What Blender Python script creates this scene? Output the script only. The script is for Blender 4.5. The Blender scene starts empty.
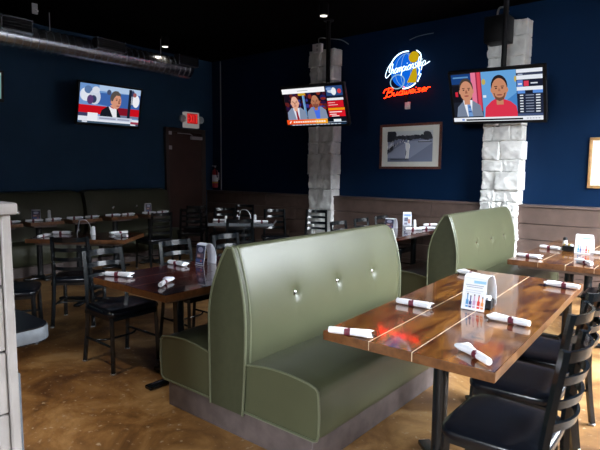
import bpy, bmesh, math, random
from mathutils import Vector, Matrix, noise
R = math.radians
random.seed(7)
SC = bpy.context.scene
COL = SC.collection

# ------------------------------------------------------------------ materials
def mat(name, col, rough=.5, metal=0., var=0., vscale=8., bump=0., bscale=60., spec=.5, coat=0., col2=None, sheen=0.):
    m = bpy.data.materials.new(name); m.use_nodes = True
    nt = m.node_tree; b = nt.nodes['Principled BSDF']
    b.inputs['Roughness'].default_value = rough
    b.inputs['Metallic'].default_value = metal
    b.inputs['Specular IOR Level'].default_value = spec
    b.inputs['Coat Weight'].default_value = coat
    b.inputs['Coat Roughness'].default_value = .08
    tc = nt.nodes.new('ShaderNodeTexCoord')
    if var or col2:
        n = nt.nodes.new('ShaderNodeTexNoise'); n.inputs['Scale'].default_value = vscale; n.inputs['Detail'].default_value = 5
        r = nt.nodes.new('ShaderNodeValToRGB')
        c2 = col2 or tuple(min(1, c * (1 + var)) for c in col)
        c1 = col if col2 else tuple(c * (1 - var) for c in col)
        r.color_ramp.elements[0].position = .35; r.color_ramp.elements[1].position = .65
        r.color_ramp.elements[0].color = (*c1, 1); r.color_ramp.elements[1].color = (*c2, 1)
        nt.links.new(tc.outputs['Object'], n.inputs['Vector']); nt.links.new(n.outputs['Fac'], r.inputs['Fac'])
        nt.links.new(r.outputs['Color'], b.inputs['Base Color'])
    else:
        b.inputs['Base Color'].default_value = (*col, 1)
    if bump:
        n2 = nt.nodes.new('ShaderNodeTexNoise'); n2.inputs['Scale'].default_value = bscale; n2.inputs['Detail'].default_value = 3
        bp = nt.nodes.new('ShaderNodeBump'); bp.inputs['Strength'].default_value = bump; bp.inputs['Distance'].default_value = .01
        nt.links.new(tc.outputs['Object'], n2.inputs['Vector']); nt.links.new(n2.outputs['Fac'], bp.inputs['Height'])
        nt.links.new(bp.outputs['Normal'], b.inputs['Normal'])
    return m

def emis(name, col, s=1.):
    m = bpy.data.materials.new(name); m.use_nodes = True
    nt = m.node_tree; nt.nodes.clear()
    o = nt.nodes.new('ShaderNodeOutputMaterial'); e = nt.nodes.new('ShaderNodeEmission')
    e.inputs['Color'].default_value = (*col, 1); e.inputs['Strength'].default_value = s
    nt.links.new(e.outputs[0], o.inputs[0]); return m

def picmat(name, emit=None):
    m = bpy.data.materials.new(name); m.use_nodes = True
    nt = m.node_tree
    a = nt.nodes.new('ShaderNodeAttribute'); a.attribute_name = 'Col'
    if emit:
        o = nt.nodes['Material Output']; nt.nodes.remove(nt.nodes['Principled BSDF'])
        e = nt.nodes.new('ShaderNodeEmission'); e.inputs['Strength'].default_value = emit
        nt.links.new(a.outputs['Color'], e.inputs['Color']); nt.links.new(e.outputs[0], o.inputs[0])
    else:
        b = nt.nodes['Principled BSDF']; b.inputs['Roughness'].default_value = .4
        nt.links.new(a.outputs['Color'], b.inputs['Base Color'])
    return m

def wood_top(name='glossy_table_wood', gain=1.):
    m = bpy.data.materials.new(name); m.use_nodes = True
    nt = m.node_tree; L = nt.links; b = nt.nodes['Principled BSDF']
    tc = nt.nodes.new('ShaderNodeTexCoord')
    mp = nt.nodes.new('ShaderNodeMapping'); mp.inputs['Scale'].default_value = (13, 2.2, 6)
    L.new(tc.outputs['Object'], mp.inputs['Vector'])
    n = nt.nodes.new('ShaderNodeTexNoise'); n.inputs['Scale'].default_value = 1.6; n.inputs['Detail'].default_value = 7; n.inputs['Distortion'].default_value = 1.0
    L.new(mp.outputs[0], n.inputs['Vector'])
    r = nt.nodes.new('ShaderNodeValToRGB'); e = r.color_ramp.elements
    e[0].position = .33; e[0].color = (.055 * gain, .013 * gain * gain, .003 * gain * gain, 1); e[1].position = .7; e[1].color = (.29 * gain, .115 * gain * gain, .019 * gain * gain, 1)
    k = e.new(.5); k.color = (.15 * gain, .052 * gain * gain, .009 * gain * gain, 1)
    L.new(n.outputs['Fac'], r.inputs['Fac'])
    # broad patches, different from board to board
    mp2 = nt.nodes.new('ShaderNodeMapping'); mp2.inputs['Scale'].default_value = (3.9, .9, 0)
    L.new(tc.outputs['Object'], mp2.inputs['Vector'])
    n2 = nt.nodes.new('ShaderNodeTexNoise'); n2.inputs['Scale'].default_value = 1.4; n2.inputs['Detail'].default_value = 2
    L.new(mp2.outputs[0], n2.inputs['Vector'])
    mr = nt.nodes.new('ShaderNodeMapRange'); mr.inputs[1].default_value = .3; mr.inputs[2].default_value = .7; mr.inputs[3].default_value = .6; mr.inputs[4].default_value = 1.35
    L.new(n2.outputs['Fac'], mr.inputs[0])
    mx = nt.nodes.new('ShaderNodeVectorMath'); mx.operation = 'SCALE'
    L.new(r.outputs['Color'], mx.inputs[0]); L.new(mr.outputs[0], mx.inputs['Scale'])
    L.new(mx.outputs[0], b.inputs['Base Color'])
    b.inputs['Roughness'].default_value = .2
    b.inputs['Coat Weight'].default_value = 1.0; b.inputs['Coat Roughness'].default_value = .06
    bp = nt.nodes.new('ShaderNodeBump'); bp.inputs['Strength'].default_value = .08; bp.inputs['Distance'].default_value = .004
    L.new(n.outputs['Fac'], bp.inputs['Height']); L.new(bp.outputs[0], b.inputs['Normal'])
    gm = nt.nodes.new('ShaderNodeNewGeometry'); L.new(gm.outputs['Normal'], b.inputs['Coat Normal'])
    return m

def floor_mat():
    m = bpy.data.materials.new('stained_concrete'); m.use_nodes = True
    nt = m.node_tree; L = nt.links; b = nt.nodes['Principled BSDF']
    tc = nt.nodes.new('ShaderNodeTexCoord')
    n = nt.nodes.new('ShaderNodeTexNoise'); n.inputs['Scale'].default_value = 2.2; n.inputs['Detail'].default_value = 9; n.inputs['Roughness'].default_value = .65; n.inputs['Distortion'].default_value = .6
    L.new(tc.outputs['Object'], n.inputs['Vector'])
    r = nt.nodes.new('ShaderNodeValToRGB'); e = r.color_ramp.elements
    e[0].position = .36; e[0].color = (.075, .030, .008, 1); e[1].position = .66; e[1].color = (.37, .22, .09, 1)
    k = e.new(.5); k.color = (.20, .098, .030, 1)
    L.new(n.outputs['Fac'], r.inputs['Fac'])
    n3 = nt.nodes.new('ShaderNodeTexNoise'); n3.inputs['Scale'].default_value = 26; n3.inputs['Detail'].default_value = 4
    L.new(tc.outputs['Object'], n3.inputs['Vector'])
    mr = nt.nodes.new('ShaderNodeMapRange'); mr.inputs[1].default_value = .62; mr.inputs[2].default_value = .72
    L.new(n3.outputs['Fac'], mr.inputs[0])
    mx = nt.nodes.new('ShaderNodeMix'); mx.data_type = 'RGBA'; mx.inputs['B'].default_value = (.36, .28, .20, 1)
    L.new(mr.outputs[0], mx.inputs['Factor']); L.new(r.outputs['Color'], mx.inputs['A'])
    L.new(mx.outputs['Result'], b.inputs['Base Color'])
    b.inputs['Roughness'].default_value = .5
    bp = nt.nodes.new('ShaderNodeBump'); bp.inputs['Strength'].default_value = .15; bp.inputs['Distance'].default_value = .01
    L.new(n.outputs['Fac'], bp.inputs['Height']); L.new(bp.outputs[0], b.inputs['Normal'])
    return m

M = dict(
    vinyl=mat('olive_vinyl', (.068, .072, .039), .38, var=.06, vscale=3, bump=.05, bscale=220, spec=.38),
    shaded_vinyl=mat('shaded_olive_vinyl', (.055, .057, .034), .45, var=.06, vscale=3, bump=.05, bscale=220, spec=.3),  # booth vinyl again, darkened to stand for shade on the banquettes
    piping=mat('lit_olive_piping', (.12, .128, .078), .32),  # same vinyl as the booth, lightened as if catching light
    panel=mat('olive_side_vinyl', (.044, .047, .025), .5, spec=.3, var=.08, vscale=20, bump=.05, bscale=260),
    button=mat('steel_button', (.75, .75, .75), .15, 1.),
    plinth=mat('brown_plinth', (.10, .075, .07), .6, var=.2, vscale=12),
    wood=wood_top(gain=1.0), shaded_wood=wood_top('shaded_table_wood', .36),  # second copy is the same wood, darkened to paint in shade
    edge=mat('worn_table_edge', (.085, .03, .009), .3, col2=(.16, .066, .023), vscale=26, coat=.3),
    darkseam=mat('dark_board_seam', (.02, .008, .006), .35),
    seam=mat('pale_board_seam', (.62, .50, .36), .35),
    black=mat('black_powder_coat', (.006, .008, .010), .2, var=.15, vscale=30, spec=.5),
    seat=mat('black_vinyl', (.004, .005, .008), .24, bump=.02, bscale=200, spec=.4),
    steel=mat('grey_glide', (.4, .4, .42), .4, .6),
    napkin=mat('white_napkin', (.84, .84, .88), .8, var=.03, vscale=60, bump=.2, bscale=90),
    band=mat('maroon_band', (.13, .012, .03), .6, var=.1, vscale=40),
    knife=mat('dark_cutlery_tip', (.03, .02, .03), .35, .4),
    card=mat('white_card', (.82, .84, .90), .45, var=.02, vscale=10),
    clear=mat('pale_shaker', (.75, .77, .8), .2, var=.03, vscale=20),
    blue=mat('blue_painted_wall', (.0001, .0118, .042), .75, spec=.12, var=.06, vscale=2, bump=.05, bscale=120),
    navy=mat('navy_painted_wall', (.017, .046, .092), .75, spec=.12, var=.06, vscale=2),
    ceil=mat('black_ceiling', (.0022, .0022, .0025), .9, var=.2, vscale=3, spec=.02),
    dark=mat('dark_wall', (.05, .045, .045), .8, var=.1, vscale=3),
    plank=mat('brown_plank', (.098, .062, .050), .55, var=.16, vscale=7, bump=.08, bscale=30),
    ledge=mat('dark_ledge', (.11, .075, .065), .5, var=.1, vscale=6),
    stone=mat('white_limestone', (.86, .85, .82), .85, var=.08, vscale=9, bump=1., bscale=24),
    mortar=mat('grey_mortar', (.42, .41, .38), .9, var=.1, vscale=20),
    door=mat('dark_brown_door', (.055, .022, .016), .5, var=.15, vscale=3),
    frame_door=mat('brown_door_frame', (.05, .03, .025), .5, var=.1, vscale=5),
    beige=mat('weathered_beige_plank', (.29, .262, .245), .75, var=.10, vscale=7, bump=.12, bscale=30),
    alu=mat('brushed_aluminium', (.15, .165, .185), .55, .5, var=.1, vscale=40, bump=.1, bscale=120),
    duct=mat('galvanised_steel', (.62, .66, .72), .26, .95, var=.15, vscale=5),
    plastic=mat('black_plastic', (.005, .005, .006), .5, spec=.2, var=.1, vscale=10),
    white=mat('white_plastic', (.86, .86, .87), .45, var=.04, vscale=20),
    grey=mat('grey_plastic', (.5, .5, .52), .5, var=.04, vscale=20),
    red=mat('red_paint', (.42, .012, .014), .3, var=.08, vscale=20),
    yellow=mat('yellow_tag', (.6, .42, .03), .5),
    redwood=mat('reddish_frame_wood', (.115, .034, .02), .35, var=.25, vscale=20, coat=.3),
    goldwood=mat('gilt_frame_wood', (.42, .24, .10), .35, .2, var=.2, vscale=20),
    matboard=mat('cream_mat_board', (.86, .84, .76), .8, var=.02, vscale=9),
    print=picmat('printed_picture'), screen=picmat('lit_screen', 1.0),
    floor=floor_mat(),
    nwhite=emis('white_neon', (.62, .84, 1.), 3.), nred=emis('red_neon', (1., .016, .002), 13.0),
    nblue=emis('blue_lit_panel', (.004, .13, .72), 1.0), nyel=emis('yellow_lit_panel', (.55, .36, .005), 1.),
    npale=emis('pale_blue_neon', (.35, .62, .8), .75),
    exitred=emis('red_exit_lens', (1., .03, .03), .75), exitdim=emis('dim_red_exit_panel', (.55, .018, .02), .6),
    signbox=emis('added_glow_housing', (.20, .185, .18), 1.),  # white housing, glow added only to brighten it
    lamp=emis('lamp_lens', (1., .93, .82), 2.0),
    cable=mat('pale_cable', (.22, .22, .23), .6),
    rail=mat('window_frame_grey', (.2, .2, .2), .5),
    ground=mat('outdoor_pavement', (.10, .10, .10), .9, var=.1, vscale=.5),
)

# ------------------------------------------------------------------ mesh helpers
class MB:
    def __init__(s): s.bm = bmesh.new(); s.mats = []
    def _mi(s, m):
        if m not in s.mats: s.mats.append(m)
        return s.mats.index(m)
    def _add(s, t, mi, smooth, M4=None):
        if M4 is not None: t.transform(M4)
        for f in t.faces: f.material_index = mi; f.smooth = smooth
        me = bpy.data.meshes.new('tmp'); t.to_mesh(me); t.free(); s.bm.from_mesh(me); bpy.data.meshes.remove(me)
    def box(s, lo, hi, m=None, bev=.0, seg=2, M4=None, smooth=None):
        t = bmesh.new(); lo = Vector(lo); hi = Vector(hi)
        bmesh.ops.create_cube(t, size=1)
        for v in t.verts: v.co = Vector([(lo[i] + hi[i]) / 2 + v.co[i] * (hi[i] - lo[i]) for i in range(3)])
        if bev: bmesh.ops.bevel(t, geom=t.edges[:], offset=bev, segments=seg, affect='EDGES', profile=.5)
        s._add(t, s._mi(m), bool(smooth), M4); return s
    def tube(s, pts, r, m=None, n=8, closed=False, M4=None, flat=1., cap=True):
        pts = [Vector(p) for p in pts]; N = len(pts)
        rr = r if isinstance(r, (list, tuple)) else [r] * N
        t = bmesh.new(); rings = []; up = None
        for i, p in enumerate(pts):
            a = pts[(i - 1) % N] if (i > 0 or closed) else p; b = pts[(i + 1) % N] if (i < N - 1 or closed) else p
            d = (b - a).normalized()
            if up is None:
                up = Vector((0, 0, 1)) if abs(d.z) < .9 else Vector((0, 1, 0))
            u = (up - d * up.dot(d)).normalized(); w = d.cross(u); up = u
            rings.append([t.verts.new(p + (u * math.cos(2 * math.pi * k / n) * flat + w * math.sin(2 * math.pi * k / n)) * rr[i]) for k in range(n)])
        for i in range(N if closed else N - 1):
            A, B = rings[i], rings[(i + 1) % N]
            for k in range(n): t.faces.new((A[k], A[(k + 1) % n], B[(k + 1) % n], B[k]))
        if not closed and cap:
            t.faces.new(rings[0][::-1]); t.faces.new(rings[-1])
        bmesh.ops.recalc_face_normals(t, faces=t.faces[:])
        s._add(t, s._mi(m), True, M4); return s
    def lathe(s, prof, m=None, n=24, M4=None, smooth=True):
        t = bmesh.new(); rings = []
        for r, z in prof:
            rings.append([t.verts.new((r * math.cos(2 * math.pi * k / n), r * math.sin(2 * math.pi * k / n), z)) for k in range(n)])
        for A, B in zip(rings, rings[1:]):
            for k in range(n): t.faces.new((A[k], A[(k + 1) % n], B[(k + 1) % n], B[k]))
        t.faces.new(rings[0][::-1]); t.faces.new(rings[-1])
        bmesh.ops.recalc_face_normals(t, faces=t.faces[:])
        s._add(t, s._mi(m), smooth, M4); return s
    def prism(s, poly, h, m=None, M4=None, bev=0., smooth=False):      # polygon in XY extruded 0..h in Z
        t = bmesh.new(); f = t.faces.new([t.verts.new((x, y, 0)) for x, y in poly])
        e = bmesh.ops.extrude_face_region(t, geom=[f]); vs = [v for v in e['geom'] if isinstance(v, bmesh.types.BMVert)]
        bmesh.ops.translate(t, verts=vs, vec=(0, 0, h)); bmesh.ops.recalc_face_normals(t, faces=t.faces[:])
        if bev: bmesh.ops.bevel(t, geom=t.edges[:], offset=bev, segments=2, affect='EDGES', profile=.5)
        s._add(t, s._mi(m), smooth, M4); return s
    def loft(s, sections, m=None, cap=True, smooth=True, M4=None):
        t = bmesh.new(); rs = [[t.verts.new(p) for p in sec] for sec in sections]; n = len(rs[0])
        for A, B in zip(rs, rs[1:]):
            for k in range(n): t.faces.new((A[k], A[(k + 1) % n], B[(k + 1) % n], B[k]))
        if cap: t.faces.new(rs[0][::-1]); t.faces.new(rs[-1])
        bmesh.ops.recalc_face_normals(t, faces=t.faces[:])
        s._add(t, s._mi(m), smooth, M4); return s
    def build(s, name, m=None, parent=None, auto=True):
        me = bpy.data.meshes.new(name); s.bm.to_mesh(me); s.bm.free()
        for k in s.mats: me.materials.append(k if k is not None else m)
        if auto:
            try: me.set_sharp_from_angle(angle=R(40))
            except Exception: pass
        o = bpy.data.objects.new(name, me); COL.objects.link(o)
        if parent: o.parent = parent
        return o

def thing(name, label, cat, loc=(0, 0, 0), rz=0., group=None):
    o = bpy.data.objects.new(name, None); COL.objects.link(o)
    o.location = loc; o.rotation_euler = (0, 0, rz); o.empty_display_size = .1
    o['label'] = label; o['category'] = cat
    if group: o['group'] = group
    return o
def tag(o, label, cat, group=None):
    o['label'] = label; o['category'] = cat
    if group: o['group'] = group
    return o
def struct(o, label=None):
    o['kind'] = 'structure'
    if label: o['label'] = label
    return o
def dup(src, loc, rz, label, group=None):
    r = src.copy(); COL.objects.link(r); r.location = loc; r.rotation_euler = (0, 0, rz); r['label'] = label
    if group: r['group'] = group
    for ch in list(src.children):
        c = ch.copy(); COL.objects.link(c); c.parent = r
        for g in list(ch.children):
            d = g.copy(); COL.objects.link(d); d.parent = c
    return r
def catmull(pts, n=6, closed=False):
    P = [Vector(p) for p in pts]; out = []; N = len(P)
    for i in range(N if closed else N - 1):
        if closed: a, b, c, d = P[i - 1], P[i], P[(i + 1) % N], P[(i + 2) % N]
        else: a, b, c, d = P[max(i - 1, 0)], P[i], P[i + 1], P[min(i + 2, N - 1)]
        for k in range(n):
            t = k / n
            out.append(.5 * ((2 * b) + (c - a) * t + (2 * a - 5 * b + 4 * c - d) * t * t + (3 * b - a - 3 * c + d) * t ** 3))
    if not closed: out.append(P[-1])
    return out

# flat pictures: coloured shapes layered a hair apart, x right, y up in 0..1, facing -Y
def lin(c): return tuple(((v / 255) / 12.92 if v / 255 <= .04045 else ((v / 255 + .055) / 1.055) ** 2.4) for v in c)
def picture(name, shapes, w, h, m, parent, y0=0., dy=.0004, gain=1.):
    bm = bmesh.new(); cl = bm.loops.layers.float_color.new('Col')
    for i, s in enumerate(shapes):
        kind, col = s[0], s[1]
        if kind == 'r': x0, y0_, x1, y1 = s[2:6]; pts = [(x0, y0_), (x1, y0_), (x1, y1), (x0, y1)]
        elif kind == 'e':
            cx, cy, rx, ry = s[2:6]; pts = [(cx + rx * math.cos(a * math.pi / 10), cy + ry * math.sin(a * math.pi / 10)) for a in range(20)]
        else: pts = s[2]
        vs = [bm.verts.new(((min(max(x, 0), 1) - .5) * w, y0 - dy * (i + 1), (min(max(y, 0), 1) - .5) * h)) for x, y in pts]
        f = bm.faces.new(vs); c = lin(col)
        for l in f.loops: l[cl] = (c[0] * gain, c[1] * gain, c[2] * gain, 1)
        f.normal_update()
        if f.normal.y > 0: f.normal_flip()
    me = bpy.data.meshes.new(name); bm.to_mesh(me); bm.free(); me.materials.append(m)
    o = bpy.data.objects.new(name, me); COL.objects.link(o); o.parent = parent
    return o

# ------------------------------------------------------------------ the room
XL, YB, XR, YF, ZC = -8.03, 7.03, 1.35, -3.0, 3.6
struct(MB().box((XL - .2, YF - .2, -.1), (XR + .2, YB + .2, 0)).build('floor', M['floor']), 'brown stained concrete floor')
struct(MB().box((XL - .2, YF - .2, ZC), (XR + .2, YB + .2, ZC + .1)).build('ceiling', M['ceil']), 'black ceiling')
struct(MB().box((XL - .2, YB, 0), (XR + .2, YB + .2, ZC)).build('wall_back', M['blue']), 'blue painted wall behind the stone pillars')
struct(MB().box((XL - .2, YF, 0), (XL, YB, ZC)).build('wall_left', M['navy']), 'dark blue wall behind the long banquette')
def wall_open(name, axis, at, th, span, holes, m):
    """a wall with rectangular openings: holes = [(a0,a1,z0,z1)] along the span"""
    b = MB(); cuts = sorted(holes); a = span[0]
    def put(a0, a1, z0, z1):
        if a1 - a0 < 1e-4 or z1 - z0 < 1e-4: return
        if axis == 'x': b.box((at, a0, z0), (at + th, a1, z1))
        else: b.box((a0, at, z0), (a1, at + th, z1))
    for h in cuts:
        put(a, h[0], 0, ZC); put(h[0], h[1], 0, h[2]); put(h[0], h[1], h[3], ZC); a = h[1]
    put(a, span[1], 0, ZC)
    return b.build(name, m)
WR = [(-.5, .1, .8, 2.7), (3.3, 5.2, .8, 3.2), (5.4, 6.9, .8, 3.2)]
WF = [(-1.1, .4, 1.8, 2.75)]
struct(wall_open('wall_right', 'x', XR, .2, (YF, YB), WR, M['dark']))
struct(wall_open('wall_front', 'y', YF - .2, .2, (XL - .2, XR + .2), WF, M['dark']))
nwin = 0
def glass_mat():
    m = bpy.data.materials.new('window_glass'); m.use_nodes = True; nt = m.node_tree; nt.nodes.clear()
    o = nt.nodes.new('ShaderNodeOutputMaterial'); t = nt.nodes.new('ShaderNodeBsdfTransparent'); g = nt.nodes.new('ShaderNodeBsdfGlossy')
    g.inputs['Roughness'].default_value = .02; x = nt.nodes.new('ShaderNodeMixShader'); x.inputs[0].default_value = .06
    nt.links.new(t.outputs[0], x.inputs[1]); nt.links.new(g.outputs[0], x.inputs[2]); nt.links.new(x.outputs[0], o.inputs[0]); return m
M['glass'] = glass_mat()
for ax, holes in (('x', WR), ('y', WF)):
    for a0, a1, z0, z1 in holes:
        nwin += 1
        f = MB(); w = .05; mid = (a0 + a1) / 2
        for p0, p1, q0, q1 in ((a0, a0 + w, z0, z1), (a1 - w, a1, z0, z1), (mid - w / 2, mid + w / 2, z0, z1), (a0, a1, z0, z0 + w), (a0, a1, z1 - w, z1)):
            if ax == 'x': f.box((XR + .06, p0, q0), (XR + .12, p1, q1))
            else: f.box((p0, YF - .12, q0), (p1, YF - .06, q1))
        fo = struct(f.build('window_%d' % nwin, M['rail']))
        g = MB()
        if ax == 'x': g.box((XR + .085, a0, z0), (XR + .095, a1, z1))
        else: g.box((a0, YF - .095, z0), (a1, YF - .085, z1))
        g.build('pane', M['glass'], fo)
        ld = bpy.data.lights.new('window_portal', 'AREA'); ld.shape = 'RECTANGLE'; ld.size = a1 - a0; ld.size_y = z1 - z0
        ld.cycles.is_portal = True
        lo = bpy.data.objects.new('window_portal', ld); COL.objects.link(lo)
        if ax == 'x': lo.location = (XR + .15, mid, (z0 + z1) / 2); lo.rotation_euler = (R(90), 0, R(90))
        else: lo.location = (mid, YF - .15, (z0 + z1) / 2); lo.rotation_euler = (R(90), 0, R(180) * 0)
        # a portal opens along its -Z: into the room
        d = Vector((-1, 0, 0)) if ax == 'x' else Vector((0, 1, 0))
        lo.rotation_euler = d.to_track_quat('-Z', 'Y').to_euler()
struct(MB().box((-30, -30, -.3), (40, 40, -.2)).build('ground', M['ground']), 'pavement outside')
struct(MB().box((9.5, -30, -.2), (14, 40, 5.2)).build('sky_blocking_wall', M['dark']), 'added unseen wall that blocks the low sky')  # unseen wall added to keep low sky light from the deep room

# brown plank wainscot on the back wall, in three runs between the stone pillars
def wainscot(n, x0, x1, lab):
    b = MB(); z = .02; top = 1.06; i = 0; hs = [.2, .22, .21, .2, .21]
    for h in hs:
        z1 = min(z + h, top); L_ = 2.4; x = x0 - random.random() * 1.5
        while x < x1:
            a, c = max(x, x0), min(x + L_, x1)
            if c - a > .02: b.box((a + .002, 6.865, z + .003), (c - .002, YB - .001, z1 - .003), M['plank'], .003, 1)
            x += L_
        z = z1
    b.box((x0, 6.845, top), (x1, YB - .001, top + .028), M['ledge'], .004, 1)
    struct(b.build('trim_%d' % n), lab)
wainscot(1, XL + .005, -5.40, 'brown horizontal plank wainscot from the corner to the first stone pillar')
wainscot(2, -4.97, -2.53, 'brown horizontal plank wainscot between the two stone pillars')
wainscot(3, -2.08, XR - .005, 'brown horizontal plank wainscot beyond the second stone pillar')

# stone pillars
def pillar(x0, x1, lab, seed, ztop):
    rnd = random.Random(seed); b = MB()
    b.box((x0 + .035, 6.86, 0), (x1 - .035, YB - .002, ztop - .02), M['mortar'])
    z = 0.
    while z < ztop - .05:
        h = rnd.choice([.15, .19, .24, .29, .33]); z1 = min(z + h, ztop)
        if ztop - z1 < .1: z1 = ztop
        w = x1 - x0; k = rnd.choice([2, 2, 3]) if h > .2 else rnd.choice([2, 2, 3])
        cuts = [x0 - rnd.random() * .025] + sorted(x0 + w * (i + 1 + rnd.uniform(-.28, .28)) / k for i in range(k - 1)) + [x1 + rnd.random() * .025]
        for a, c in zip(cuts, cuts[1:]):
            yf = 6.82 - rnd.random() * .045
            lo, hi = Vector((a + .003, yf, z + .003)), Vector((c - .003, YB - .004, z1 - .003))
            t = bmesh.new(); bmesh.ops.create_cube(t, size=1)
            for v in t.verts: v.co = Vector([(lo[i] + hi[i]) / 2 + v.co[i] * (hi[i] - lo[i]) for i in range(3)])
            bmesh.ops.bevel(t, geom=t.edges[:], offset=.006, segments=1, affect='EDGES')
            bmesh.ops.subdivide_edges(t, edges=t.edges[:], cuts=9, use_grid_fill=True)
            for v in t.verts:
                q = v.co * 9 + Vector((a * 7, 0, z * 5)); d = noise.noise_vector(q) * .018 + noise.noise_vector(q * 2.6) * .016 + noise.noise_vector(q * 6.) * .008
                if v.co.y < YB - .03: v.co += Vector((d.x * .6, d.y, d.z * .5))
            b._add(t, b._mi(M['stone']), True)
        z = z1
    o = struct(b.build('stone_pillar', auto=False), lab)
pillar(-5.38, -4.92, 'pale stacked stone pillar with a framed photograph to its right', 3, 3.41)
pillar(-2.50, -2.03, 'pale stacked stone pillar behind the end of the green booth', 11, 3.37)

# ------------------------------------------------------------------ door, exit sign, extinguisher, conduit
b = MB(); b.box((XL + .002, 5.93, .01), (XL + .045, 6.70, 2.19), M['door'], .004, 1)
b.box((XL + .045, 5.96, .75), (XL + .05, 6.67, 1.12), M['door'])
d = struct(b.build('door_1'), 'dark brown door in the far left corner')
b = MB()
for lo, hi in (((XL, 5.86, 0), (XL + .06, 5.93, 2.26)), ((XL, 6.70, 0), (XL + .06, 6.80, 2.26)), ((XL, 5.93, 2.19), (XL + .06, 6.70, 2.26))):
    b.box(lo, hi, M['frame_door'], .006, 1)
b.build('door_frame', None, d)
b = MB(); b.box((XL + .05, 6.42, 2.06), (XL + .11, 6.68, 2.12), M['grey'], .008); b.tube([(XL + .08, 6.45, 2.14), (XL + .2, 6.3, 2.15), (XL + .06, 6.12, 2.165)], .008, M['grey'], 6); b.build('door_closer', None, d)
for z in (1.86, 2.13): MB().box((XL + .045, 5.93, z), (XL + .055, 6.0, z + .07), M['grey'], .003, 1).build('hinge', None, d)

t = thing('exit_sign', 'lit red exit sign with two round emergency lamps above the brown door', 'exit sign', (XL + .003, 6.45, 2.28))
MB().box((0, -.165, 0), (.09, .165, .29), M['signbox'], .006).build('housing', None, t)
o = MB().box((.09, -.125, .075), (.094, .125, .265), M['exitdim']).build('lens', None, t)
def stroke_letters(word, x0, z0, w, h, gap, y, r):
    G = {'E': [[(1, 0), (0, 0), (0, 1), (1, 1)], [(0, .5), (.8, .5)]], 'X': [[(0, 0), (1, 1)], [(0, 1), (1, 0)]],
         'I': [[(.5, 0), (.5, 1)]], 'T': [[(.5, 0), (.5, 1)], [(0, 1), (1, 1)]]}
    out = []
    for i, ch in enumerate(word):
        for s in G[ch]: out.append([(y, x0 + i * (w + gap) + p[0] * w, z0 + p[1] * h) for p in s])
    return out
b = MB()
for s in stroke_letters('EXIT', -.11, .1, .042, .14, .018, .095, .01): b.tube(s, .0095, None, 6)
b.build('lettering', M['exitred'], t)['label'] = 'red word EXIT'
for s in (-1, 1):
    b = MB(); q = Matrix.Translation((.07, s * .215, .16)) @ Matrix.Rotation(R(90), 4, 'Y')
    b.lathe([(.03, -.05), (.062, -.02), (.066, .02), (.06, .028), (.001, .034)], M['white'], 20, q)
    b.tube([(.045, s * .16, .14), (.05, s * .2, .15)], .015, M['grey'], 8); b.build('emergency_lamp', None, t)

t = thing('fire_extinguisher', 'red fire extinguisher with a white label hung in the far corner', 'fire extinguisher', (-7.87, 6.944, 1.14))
MB().lathe([(.045, 0), (.056, .01), (.058, .03), (.058, .3), (.045, .34), (.02, .36), (.02, .38)], M['red'], 20).build('cylinder', None, t)
MB().lathe([(.0592, .12), (.0594, .12), (.0594, .25), (.0592, .25)], M['white'], 20).build('paper_label', None, t)
MB().lathe([(.0602, .09), (.0606, .09), (.0606, .108), (.0602, .108)], M['yellow'], 20).build('strap', None, t)
b = MB(); b.box((-.015, -.05, .38), (.015, .03, .40), M['plastic'], .003); b.box((-.012, -.07, .42), (.012, .03, .432), M['grey'], .003); b.lathe([(.018, .37), (.018, .43)], M['grey'], 10); b.build('handle', None, t)
MB().tube(catmull([(0.02, -.02, .39), (.06, -.03, .36), (.085, -.03, .27), (.09, -.02, .2)]), .011, M['plastic'], 8).build('hose', None, t)
MB().box((-.03, .055, .15), (.03, .085, .3), M['grey'], .003).build('wall_bracket', None, t)
tag(MB().tube([(-7.77, 7.017, 1.10), (-7.77, 7.017, 3.58)], .012, M['cable'], 8).build('conduit_pipe', None), 'thin grey conduit running up the back wall beside the corner', 'pipe')

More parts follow.
